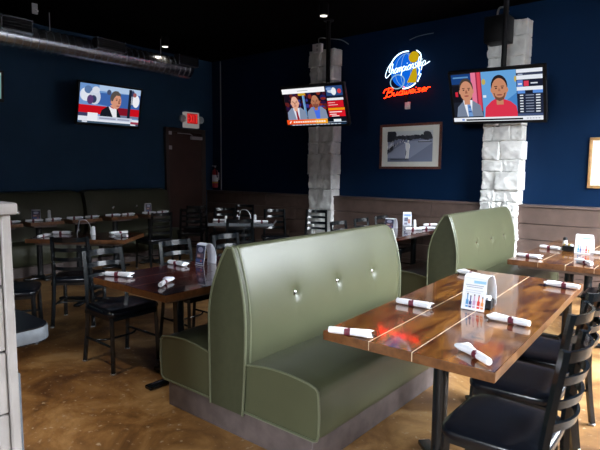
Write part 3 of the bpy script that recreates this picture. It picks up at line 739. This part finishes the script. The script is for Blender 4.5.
# middle television: two men in grey jackets
S2 = [('r', (22, 14, 26), 0, 0, 1, 1)]
rr = random.Random(5)
for k in range(46):
    c = rr.choice([(60, 20, 40), (30, 30, 90), (90, 30, 30), (50, 50, 130), (130, 40, 30), (40, 20, 60)])
    x, y = rr.random() * .7, .4 + rr.random() * .45; S2.append(('e', c, x, y, .02 + rr.random() * .03, .03 + rr.random() * .05))
S2 += [('r', (120, 170, 215), .325, .2, .36, .85), ('r', (30, 80, 160), .345, .2, .352, .85), ('r', (200, 160, 40), .26, .8, .38, .88)]
for cx, tie, sh2 in ((.19, (140, 20, 45), (225, 228, 240)), (.54, None, (70, 110, 225))):
    S2 += [('p', (128, 142, 168), [(cx - .17, .13), (cx - .16, .36), (cx - .08, .48), (cx + .08, .48), (cx + .15, .38), (cx + .17, .13)]),
           ('p', sh2, [(cx - .055, .47), (cx + .055, .47), (cx + .035, .13), (cx - .02, .13)])]
    if tie: S2.append(('p', tie, [(cx - .012, .44), (cx + .012, .44), (cx + .03, .15), (cx - .012, .15)]))
    S2 += head(cx - .005, .62, .065, .17, (222, 165, 140) if tie else SK2, None, (120, 75, 60) if not tie else None)
    S2 += [('e', (228, 176, 152) if tie else (184, 122, 92), cx - .005, .72, .045, .07)]
S2 += [('r', (245, 245, 248), 0, .87, .72, 1), ('r', (150, 150, 160), .26, .925, .44, .94), ('r', (40, 70, 120), .74, .75, 1, 1), ('e', (190, 205, 225), .83, .87, .07, .05), ('e', (230, 235, 240), .86, .86, .04, .1), ('e', (210, 60, 60), .95, .86, .03, .06), ('e', (120, 150, 200), .79, .93, .05, .04),
       ('r', (20, 30, 50), .735, .68, 1, .75), ('r', (230, 232, 238), .74, .63, 1, .69), ('r', (205, 22, 38), .735, .44, .99, .62), ('r', (240, 200, 200), .75, .56, .86, .575), ('r', (240, 200, 200), .75, .5, .9, .515), ('r', (240, 150, 20), .735, .37, 1, .43), ('r', (215, 25, 40), .735, .2, 1, .37),
       ('r', (250, 225, 225), .75, .31, .95, .335), ('r', (250, 225, 225), .75, .25, .86, .27), ('r', (250, 225, 225), .78, .205, .9, .225), ('r', (12, 20, 30), .7, 0, 1, .17), ('r', (230, 236, 240), .8, .05, .92, .13), ('r', (150, 165, 185), .7, .05, 1, .065),
       ('r', (235, 80, 25), 0, .03, .3, .16), ('r', (240, 110, 25), .3, .03, .5, .16), ('r', (245, 165, 35), .5, .03, .7, .16), ('p', (250, 240, 230), [(.04, .07), (.07, .13), (.085, .13), (.06, .06)])]
for k in range(14): S2.append(('r', (252, 238, 225), .115 + k * .04, .075, .145 + k * .04, .115))
S2 += [('r', (28, 60, 90), .05, 0, 1, .03)] + [('r', (215, 225, 235), .09 + k * .06, .006, .135 + k * .06, .022) for k in range(14)]
tv('television in front of the left stone pillar showing two men in grey jackets', (-4.515, 5.817, 2.391), (.985, .173, 0), (.16, -.913, -.377), .93, .52, S2, 1.)
# right television: suited man and man in a red shirt beside a table of results
S3 = [('r', (30, 34, 46), 0, 0, .36, 1), ('r', (25, 62, 120), 0, .78, .23, .98), ('r', (90, 140, 190), .02, .9, .2, .93), ('r', (20, 20, 28), 0, .4, .1, .75), ('r', (205, 40, 60), .035, .52, .065, .62), ('r', (225, 120, 150), .23, .2, .29, 1), ('r', (150, 40, 70), .285, .2, .30, 1), ('r', (215, 70, 90), .30, .2, .345, 1), ('r', (175, 50, 70), .335, .2, .345, 1)]
S3 += [('p', (118, 130, 152), [(.03, .09), (.05, .3), (.12, .42), (.24, .42), (.32, .32), (.345, .09)]), ('p', (235, 238, 245), [(.12, .44), (.23, .44), (.21, .09), (.16, .09)]), ('p', (110, 150, 205), [(.165, .36), (.2, .36), (.225, .09), (.17, .09)]), ('r', (60, 90, 150), .175, .18, .21, .21), ('r', (60, 90, 150), .18, .28, .205, .31)]
S3 += head(.168, .64, .076, .215, SK3, (70, 60, 54)) 
S3 += [('r', (100, 160, 215), .35, .06, .73, 1), ('p', (70, 130, 195), [(.35, .06), (.73, .06), (.73, .55)]), ('e', (190, 170, 90), .375, .8, .022, .06), ('r', (225, 232, 240), .36, .48, .395, .53), ('e', (190, 170, 90), .72, .82, .012, .06),
       ('p', (214, 52, 76), [(.365, .07), (.38, .28), (.45, .40), (.5, .45), (.58, .44), (.66, .38), (.72, .28), (.735, .07)]), ('p', SK2, [(.49, .46), (.59, .46), (.56, .37), (.53, .36)])]
S3 += head(.545, .64, .085, .235, (196, 134, 102), (38, 32, 34), (112, 74, 60), (165, 108, 84))
S3 += [('e', (196, 134, 102), .545, .535, .05, .065), ('e', (140, 75, 68), .545, .525, .032, .014)]
S3 += [('r', (40, 48, 70), .735, 0, 1, 1), ('r', (225, 230, 240), .735, .93, 1, 1), ('r', (52, 60, 84), .735, .88, 1, .93), ('r', (170, 180, 205), .75, .89, .8, .91), ('r', (225, 230, 240), .735, .8, 1, .88), ('r', (28, 32, 50), .735, .65, 1, .8), ('r', (95, 130, 205), .74, .66, .8, .79), ('r', (225, 230, 240), .75, .7, .79, .73), ('r', (215, 60, 85), .81, .67, .86, .77), ('r', (210, 215, 230), .88, .71, .95, .735), ('r', (230, 234, 242), .735, .585, 1, .66), ('r', (90, 140, 215), .74, .53, .82, .59), ('r', (24, 28, 44), .82, .53, .9, .59), ('r', (90, 140, 215), .9, .53, 1, .59)]
for k in range(7):
    y = .47 - k * .053
    S3 += [('r', (32, 38, 58), .735, y, 1, y + .045), ('r', (225, 230, 240), .765, y + .012, .80, y + .034), ('r', (150, 160, 185), .825, y + .016, .91, y + .03), ('r', (225, 230, 240), .93, y + .012, .975, y + .034)]
S3 += [('r', (70, 84, 120), .735, .09, 1, .135), ('r', (232, 236, 244), 0, 0, 1, .085), ('r', (24, 26, 34), .15, .015, .79, .05), ('r', (120, 150, 215), .1, .02, .13, .06)] + [('r', (170, 176, 190), .83 + k * .03, .03, .85 + k * .03, .05) for k in range(5)]
tv('television in front of the right stone pillar showing a man in a red shirt', (-2.13, 6.139, 2.366), (.999, .02, -.025), (.008, -.909, -.417), 1.02, .575, S3, 1.)
S4 = [('r', (130, 165, 165), 0, 0, 1, 1), ('r', (190, 210, 205), 0, .9, 1, 1)]
tv('television at the left picture edge, only its bright rim in view', (-7.62, 2.40, 2.59), (0, 1, 0), (.99, 0, -.1), 1.13, .34, S4, .8)

def mount(label, top, foot, tvback):
    t = thing('television_mount', label, 'mount')
    MB().lathe([(.07, ZC - .02), (.07, ZC - .0005)], M['plastic'], 20, Matrix.Translation((top[0], top[1], 0))).build('ceiling_plate', None, t)
    MB().tube([(top[0], top[1], ZC - .01), (foot[0], foot[1], foot[2])], .032, M['plastic'], 12).build('pole', None, t)
    MB().tube([foot, tvback], .025, M['plastic'], 8).build('arm', None, t)
mount('black ceiling pole holding the television before the left pillar', (-4.50, 6.10), (-4.50, 6.10, 2.38), (-4.52, 5.915, 2.425))
mount('black ceiling pole holding the television before the right pillar', (-2.165, 6.45), (-2.165, 6.45, 2.38), (-2.13, 6.23, 2.40))
t = thing('television_mount', 'black wall arm behind the television on the left wall', 'mount')
MB().box((XL + .001, 4.38, 2.36), (XL + .02, 4.58, 2.62), M['plastic'], .003).build('wall_plate', None, t)
MB().tube([(XL + .02, 4.48, 2.5), (-7.56, 4.476, 2.49)], .025, M['plastic'], 8).build('arm', None, t)
t = thing('television_mount', 'black wall arm behind the television at the left picture edge', 'mount')
MB().box((XL + .001, 2.23, 2.48), (XL + .02, 2.43, 2.72), M['plastic'], .003).build('wall_plate', None, t)
MB().tube([(XL + .02, 2.33, 2.6), (-7.70, 2.33, 2.6)], .025, M['plastic'], 8).build('arm', None, t)

# ------------------------------------------------------------------ neon sign
G = {
 'a': (.5, [[(.42, .40), (.25, .46), (.08, .3), (.1, .05), (.25, 0), (.4, .15), (.42, .42)], [(.42, .42), (.42, .1), (.52, .03)]]),
 'd': (.52, [[(.42, .38), (.25, .46), (.08, .3), (.1, .05), (.25, 0), (.4, .15), (.44, .98)], [(.44, .98), (.42, .1), (.54, .03)]]),
 'e': (.43, [[(.05, .2), (.3, .24), (.36, .37), (.24, .46), (.1, .35), (.08, .12), (.22, 0), (.44, .1)]]),
 'h': (.48, [[(.05, 0), (.1, .98)], [(.06, .25), (.2, .44), (.33, .38), (.33, .08), (.48, .03)]]),
 'i': (.24, [[(.05, .4), (.08, .06), (.25, .03)], [(.09, .62), (.1, .67)]]),
 'm': (.64, [[(.05, 0), (.06, .42)], [(.06, .3), (.18, .45), (.28, .36), (.28, 0)], [(.28, .3), (.41, .45), (.51, .36), (.52, .06), (.64, .03)]]),
 'n': (.46, [[(.05, 0), (.06, .42)], [(.06, .3), (.2, .45), (.33, .36), (.34, .06), (.46, .03)]]),
 'o': (.46, [[(.22, .46), (.06, .3), (.1, .04), (.25, 0), (.4, .18), (.34, .42), (.22, .46)], [(.34, .42), (.46, .4)]]),
 'p': (.48, [[(.05, .42), (.02, -.38)], [(.05, .3), (.2, .45), (.38, .33), (.37, .1), (.22, 0), (.06, .08)], [(.37, .1), (.48, .03)]]),
 'r': (.38, [[(.05, .42), (.06, 0)], [(.06, .25), (.2, .44), (.38, .38)]]),
 's': (.4, [[(.33, .4), (.18, .46), (.08, .36), (.2, .25), (.33, .13), (.2, 0), (.02, .05)]]),
 'u': (.5, [[(.05, .42), (.06, .1), (.2, 0), (.36, .15), (.38, .42)], [(.38, .42), (.39, .08), (.5, .03)]]),
 'w': (.6, [[(.05, .42), (.1, .05), (.2, .02), (.29, .36)], [(.29, .36), (.33, .06), (.43, .0), (.53, .2), (.52, .42), (.62, .38)]]),
 'C': (.72, [[(.78, .78), (.66, 1.02), (.36, .98), (.06, .5), (.0, .0), (.2, -.25), (.5, -.1), (.75, .12)]]),
 'B': (.80, [[(.22, .95), (.14, .0), (-.05, -.12)], [(-.22, .55), (-.15, .9), (.2, 1.05), (.58, .98), (.62, .72), (.27, .52), (.62, .5), (.72, .18), (.45, -.04), (.1, .05)]]),
}
def script_word(word, x0, z0, width, hgt, rise, slant):
    tot = sum(G[c][0] for c in word); sx = width / tot; out = []; x = 0
    for c in word:
        for s in G[c][1]:
            pts = []
            for px_, pz in s:
                X = (x + px_) * sx; Z = pz * hgt
                pts.append((x0 + X + slant * Z, 0, z0 + Z + rise * X))
            out.append(catmull(pts, 5))
        x += G[c][0]
    return out
t = thing('neon_sign', 'lit neon sign with blue globe, gold trophy and red script on the blue wall', 'neon sign', (-3.735, 6.96, 0))
b = MB(); b.lathe([(.245, 0), (.245, .012)], None, 40, Matrix.Translation((.0, .02, 2.955)) @ Matrix.Rotation(R(90), 4, 'X'), smooth=False); b.build('blue_globe', M['nblue'], t)
b = MB()
for rx in (.08, .17): b.tube([(rx * math.cos(a * math.pi / 16), .004, 2.955 + .235 * math.sin(a * math.pi / 16)) for a in range(32)], .003, M['npale'], 6, closed=True)
b.tube([(-.24, .004, 2.955), (.24, .004, 2.955)], .003, M['npale'], 6)
b.build('globe_lines', None, t)
b = MB(); R0 = .262
b.tube([(R0 * math.cos(R(a)), -.01, 2.955 + R0 * math.sin(R(a))) for a in range(80, 185, 6)], .009, None, 8); b.build('neon_arc', M['nwhite'], t)
b = MB(); b.tube([(R0 * math.cos(R(a)), -.01, 2.955 + R0 * math.sin(R(a))) for a in range(262, 312, 6)], .009, None, 8); b.build('neon_arc', M['nwhite'], t)
b = MB(); b.tube([(-.125 + .115 * math.cos(R(a)), -.012, 2.80 + .1 * math.sin(R(a))) for a in range(0, 360, 12)], .008, None, 8, closed=True); b.build('neon_ring', M['npale'], t)
b = MB(); b.lathe([(.078, 0), (.078, .014)], None, 28, Matrix.Translation((.125, .005, 3.125)) @ Matrix.Rotation(R(90), 4, 'X'), smooth=False)
q = Matrix.Rotation(R(90), 4, 'X'); b.prism([(.03, 2.775), (.17, 2.76), (.185, 2.86), (.165, 2.96), (.135, 3.0), (.115, 2.95)], .012, None, Matrix.Translation((0, .004, 0)) @ q)
b.build('gold_trophy', M['nyel'], t)
b = MB(); b.tube(catmull([(.17, -.012, 3.21), (.235, -.012, 3.15), (.235, -.012, 3.05), (.2, -.012, 2.98)]), .008, None, 8); b.tube([(.2, -.012, 2.77), (.25, -.012, 2.88)], .008, None, 8); b.tube(catmull([(.2, -.012, 2.98), (.225, -.012, 2.93), (.21, -.012, 2.86)]), .007, None, 8)
b.build('trophy_outline', M['nwhite'], t)
b = MB()
for s in script_word('Championship', -.32, 2.905, .64, .15, .13, .2): b.tube([(p[0], -.022, p[2]) for p in s], .0047, None, 8)
b.tube([(.32, -.022, 3.0), (.385, -.022, 3.03)], .0065, None, 8)
b.build('white_script', M['nwhite'], t)['label'] = 'white neon script across the globe'
b = MB()
for s in script_word('Budweiser', -.33, 2.595, .72, .115, .05, .25): b.tube([(p[0], -.012, p[2]) for p in s], .0056, None, 8)
b.build('red_script', M['nred'], t)['label'] = 'red neon script below the globe'
b = MB(); b.box((-.3, .03, 2.68), (.3, .045, 2.70), M['plastic']); b.box((-.02, .03, 2.5), (.02, .06, 3.0), M['plastic']); b.build('back_frame', None, t)
tag(MB().box((-3.755, 6.995, 2.40), (-3.675, 7.03, 2.505), M['white'], .006).build('power_box', None), 'small pale box on the wall under the neon sign', 'box')
tag(MB().tube(catmull([(-3.72, 7.0245, 3.39), (-3.6, 7.0245, 3.42), (-3.45, 7.0245, 3.43), (-3.35, 7.0245, 3.43)]), .006, M['cable'], 6).build('cable', None), 'thin cable on the wall above the neon sign', 'cable')

# ------------------------------------------------------------------ framed photographs
def frame(label, xc, zc, w, h, fw, fm, mat_w, shapes, mw):
    t = thing('picture_frame', label, 'picture', (xc, YB - .002, zc))
    b = MB()
    for lo, hi in (((-w / 2, -.03, -h / 2), (w / 2, 0, -h / 2 + fw)), ((-w / 2, -.03, h / 2 - fw), (w / 2, 0, h / 2)), ((-w / 2, -.03, -h / 2 + fw), (-w / 2 + fw, 0, h / 2 - fw)), ((w / 2 - fw, -.03, -h / 2 + fw), (w / 2, 0, h / 2 - fw))): b.box(lo, hi, fm, .005, 2)
    b.build('frame', None, t)
    MB().box((-w / 2 + fw, -.012, -h / 2 + fw), (w / 2 - fw, -.004, h / 2 - fw), M['matboard']).build('mat_board', None, t)
    picture('photograph', shapes, w - 2 * fw - 2 * mat_w, h - 2 * fw - 2 * mat_w * .72, M['print'], t, -.0125, gain=2.4)
    return t
rp = random.Random(9)
P = [('r', (92, 98, 116), 0, 0, 1, 1), ('r', (150, 152, 152), 0, .78, 1, 1), ('p', (112, 118, 134), [(0, .3), (.45, .66), (1, .7), (1, .6), (.4, .0), (0, 0)]), ('r', (78, 84, 100), 0, .0, .5, .12)]
for k in range(34):
    x = rp.random(); P.append(('e', rp.choice([(34, 36, 42), (44, 46, 52), (28, 30, 36)]), x, .76 + .05 * rp.random(), .04 + .03 * rp.random(), .05 + .03 * rp.random()))
for k in range(16): P.append(('e', (30, 32, 38), rp.random() * .17, .72 + .25 * rp.random(), .06, .09))
for k in range(10): P.append(('e', (36, 38, 44), .86 + .12 * rp.random(), .8 + .16 * rp.random(), .05, .07))
P += [('r', (44, 46, 52), .905, .66, .925, .8), ('r', (70, 74, 84), .7, .62, 1, .66), ('r', (165, 168, 172), .72, .655, .95, .67)]
for k in range(26):
    u = rp.random(); x = .02 + .36 * u; y = .38 + .3 * u + .03 * rp.random(); P.append(('r', rp.choice([(170, 172, 178), (40, 42, 50), (120, 122, 130)]), x, y - .05 * (1.3 - u), x + .012, y + .05 * (1.3 - u)))
for k in range(5):
    x = .02 + k * .03; P += [('r', (40, 42, 50), x, .25 + k * .03, x + .02, .45 + k * .03), ('r', (185, 187, 190), x + .003, .40 + k * .03, x + .017, .52 + k * .03), ('e', (150, 150, 152), x + .01, .55 + k * .03, .008, .02)]
P += [('p', (52, 54, 62), [(.1, .1), (.5, .07), (.5, .05), (.1, .06)]), ('p', (185, 187, 186), [(.44, .1), (.455, .34), (.45, .42), (.53, .42), (.525, .34), (.515, .1), (.485, .1), (.485, .33), (.475, .1)]),
      ('p', (200, 200, 198), [(.445, .42), (.44, .58), (.47, .62), (.52, .6), (.54, .52), (.53, .42)]), ('p', (60, 60, 66), [(.445, .2), (.45, .36), (.465, .36), (.46, .2)]), ('e', (175, 170, 165), .5, .65, .018, .03), ('e', (215, 215, 212), .502, .67, .02, .018), ('r', (60, 60, 66), .44, .075, .5, .1),
      ('p', (175, 175, 175), [(.53, .55), (.52, .59), (.41, .64), (.405, .61)]), ('r', (40, 40, 44), .395, .6, .402, .66)]
frame('framed black and white photograph of a golfer in white on the blue wall', -3.665, 1.86, 1.0, .665, .036, M['redwood'], .10, P, 0)
P2 = [('r', (120, 118, 116), 0, 0, 1, 1), ('r', (84, 80, 82), .0, .2, .4, .9), ('r', (150, 148, 146), .1, .5, .3, .7), ('r', (70, 66, 70), .45, .1, .8, .6)]
frame('gilt framed picture with cream mat cut off by the right picture edge', -.90, 1.61, .80, .60, .035, M['goldwood'], .09, P2, 0)

# ------------------------------------------------------------------ duct, lamps, ceiling fittings
t = thing('air_duct', 'round galvanised spiral air duct running under the ceiling at upper left', 'air duct', (-7.30, 0, 3.20))
prof = []; y = -1.0
while y < 5.75:
    prof += [(.150, y), (.150, y + .085), (.161, y + .088), (.161, y + .1)]; y += .1
prof.append((.150, 5.86))
MB().lathe(prof, M['duct'], 40, Matrix.Rotation(R(-90), 4, 'X')).build('pipe', None, t)
for y0, y1, z0, z1, x0 in ((2.80, 3.19, .02, .20, .12), (4.08, 4.54, .02, .17, .12), (5.52, 5.92, .02, .185, .12)):
    b = MB(); x1 = x0 + .08; w = .018
    b.box((x0 - .06, y0, z0), (x1 - .012, y1, z1), M['plastic'])
    for lo, hi in (((x1 - .012, y0, z0), (x1, y1, z0 + w)), ((x1 - .012, y0, z1 - w), (x1, y1, z1)), ((x1 - .012, y0, z0), (x1, y0 + w, z1)), ((x1 - .012, y1 - w, z0), (x1, y1, z1))): b.box(lo, hi, M['duct'])
    v = b.build('register', None, t)
    for k in range(4):
        z = z0 + w + (z1 - z0 - 2 * w) * (k + .5) / 4
        MB().box((x1 - .011, y0 + w, z - .003), (x1 - .004, y1 - w, z + .003), M['plastic']).build('louvre', None, v)
for y in (1.5, 3.5, 5.3): MB().tube([(0, y, .15), (0, y, ZC - 3.2 - .0005)], .006, M['grey'], 6).build('hanger_rod', None, t)

def lamp(label, x, y, power):
    t = thing('ceiling_lamp', label, 'lamp', (x, y, ZC))
    MB().lathe([(.05, -.16), (.062, -.15), (.062, -.03), (.05, -.0005)], M['plastic'], 20).build('can', None, t)
    MB().lathe([(.046, -.163), (.046, -.1605)], M['lamp'], 20).build('lens', None, t)
    ld = bpy.data.lights.new('lamp_spot', 'SPOT'); ld.energy = power; ld.spot_size = R(95 if power < 50 else 66); ld.spot_blend = .9; ld.color = (1, .86, .68); ld.shadow_soft_size = .04
    lo = bpy.data.objects.new('lamp_spot', ld); COL.objects.link(lo); lo.location = (x, y, ZC - .18)
lamp('small lit ceiling lamp above the end of the duct', -7.10, 5.24, 6)
lamp('small lit ceiling lamp above the left pillar television', -4.10, 5.45, 6)
lamp('lit ceiling lamp over the open floor left of the big booth', -3.2, .45, 390)  # out of view, added to brighten the left floor
t = thing('ceiling_bracket', 'small pale square bracket on the ceiling above the near duct register', 'bracket', (-7.05, 3.18, 3.5))
MB().box((-.01, -.02, -.03), (.01, .05, .0995), M['grey'], .003).build('bracket_plate', None, t)
MB().tube([(.012, .02, .02), (.05, .03, .0)], .012, M['white'], 8).build('bracket_knob', None, t)
t = thing('wall_speaker', 'black box loudspeaker in front of the top of the right stone pillar', 'loudspeaker', (-2.31, 6.66, 3.22))
MB().box((-.14, -.14, -.15), (.14, .12, .16), M['plastic'], .01).build('cabinet', None, t)
MB().box((-.125, -.146, -.135), (.125, -.139, .145), M['plastic'], .003).build('grille', None, t)
MB().box((-.03, .12, -.06), (.03, .155, .06), M['plastic']).build('wall_bracket', None, t)
t = thing('junction_box', 'white outlet box at the top of the left stone pillar', 'outlet', (-5.20, 6.76, 3.43))
MB().box((-.085, -.03, -.065), (.085, .04, .065), M['white'], .006).build('box', None, t)
for z in (-.03, .03): MB().box((-.002, -.034, z - .018), (.035, -.029, z + .018), M['grey'], .002, 1).build('socket', None, t)
tag(MB().tube(catmull([(-5.14, 6.72, 3.48), (-5.12, 6.7, 3.56), (-4.98, 6.8, 3.55), (-4.84, 6.9, 3.53), (-4.76, 6.99, 3.47)]), .007, M['cable'], 6).build('cable', None), 'pale cable leaving the outlet box on the left pillar', 'cable')
tag(MB().tube(catmull([(-2.30, 6.55, 3.385), (-2.27, 6.52, 3.45), (-2.20, 6.52, 3.45), (-2.19, 6.5, 3.41), (-2.15, 6.5, 3.385)]), .012, M['cable'], 6).build('cable', None), 'pale coiled cable on top of the black loudspeaker', 'cable')

# ------------------------------------------------------------------ beige half wall and metal-edged counter at the left
b = MB(); x1 = -1.85
z = 0.0
for h in (.22, .215, .225, .22, .225, .24):
    for (a, c) in ((-2.6, -1.1), (-1.1, .695)): b.box((x1 - .12, a + .002, z + .003), (x1, c - .002, z + h - .003), M['beige'], .004, 1)
    z += h
b.box((x1 - .13, .695, 0), (x1 + .012, .724, 1.345), M['beige'], .004, 1)
hw = struct(b.build('half_wall'), 'beige weathered plank half wall at the left picture edge')
MB().box((x1 - .2, -2.6, 1.345), (x1 + .03, .742, 1.385), M['beige'], .008).build('cap_board', None, hw)
t = thing('service_counter', 'black topped counter with rounded aluminium edge behind the beige half wall', 'counter', (-2.12, .2, 0))
def slab(z0, z1, off): 
    pts = [(-.42 - off, -1.2), (.0 + off, -1.2)]
    for k in range(9):
        a = R(k * 90 / 8); pts.append((-.08 + (.08 + off) * math.cos(a), .70 + (.08 + off) * math.sin(a)))
    pts += [(-.34 + 0, .78 + off)] + [(-.34 - (.08 + off) * math.sin(R(k * 90 / 8)), .70 + (.08 + off) * math.cos(R(k * 90 / 8))) for k in range(1, 9)]
    return pts
MB().prism(slab(0, 0, 0), .066, M['seat'], Matrix.Translation((0, 0, .792))).build('black_top', None, t)
MB().prism(slab(0, 0, .006), .054, M['alu'], Matrix.Translation((0, 0, .798)), .003).build('aluminium_edge', None, t)
MB().box((-.38, -1.15, 0.001), (-.06, .6, .791), M['plastic'], .005).build('cabinet', None, t)
t = thing('shelf_upright', 'slim notched metal upright at the end of the beige half wall', 'upright', (-1.93, .733, 0))
b = MB(); b.box((0, -.008, .001), (.075, .004, .79), M['alu'], .002, 1)
b.build('strip', None, t)
b = MB()
for k in range(12): b.box((.018, .004, .05 + k * .06), (.05, .0055, .065 + k * .06), M['plastic'])
b.build('slots', None, t)

# ------------------------------------------------------------------ camera, world, view
cam = bpy.data.cameras.new('camera'); co = bpy.data.objects.new('camera', cam); COL.objects.link(co)
p = math.atan((225 - 170) / 520); yw = R(39.3); ro = R(.45)
Rv = Vector((math.cos(yw), math.sin(yw), 0)); Fv = Vector((-math.sin(yw) * math.cos(p), math.cos(yw) * math.cos(p), -math.sin(p))); Uv = Rv.cross(Fv)
R2 = Rv * math.cos(ro) + Uv * math.sin(ro); U2 = R2.cross(Fv)
mm = Matrix((R2, U2, -Fv)).transposed().to_4x4(); mm.translation = Vector((0, 0, 1.5)); co.matrix_world = mm
cam.sensor_width = 36; cam.lens = 520 / 600 * 36; cam.clip_start = .05
SC.camera = co
w = bpy.data.worlds.new('sky'); SC.world = w; w.use_nodes = True
bg = w.node_tree.nodes['Background']; bg.inputs['Color'].default_value = (.86, .93, 1., 1); bg.inputs['Strength'].default_value = 104.0
SC.view_settings.view_transform = 'Standard'; SC.view_settings.look = 'None'; SC.view_settings.exposure = 0; SC.view_settings.gamma = 1
SC.view_settings.use_curve_mapping = False
SC.cycles.use_denoising = True; SC.cycles.max_bounces = 6; SC.cycles.sample_clamp_indirect = 4
SC.cycles.transparent_max_bounces = 8
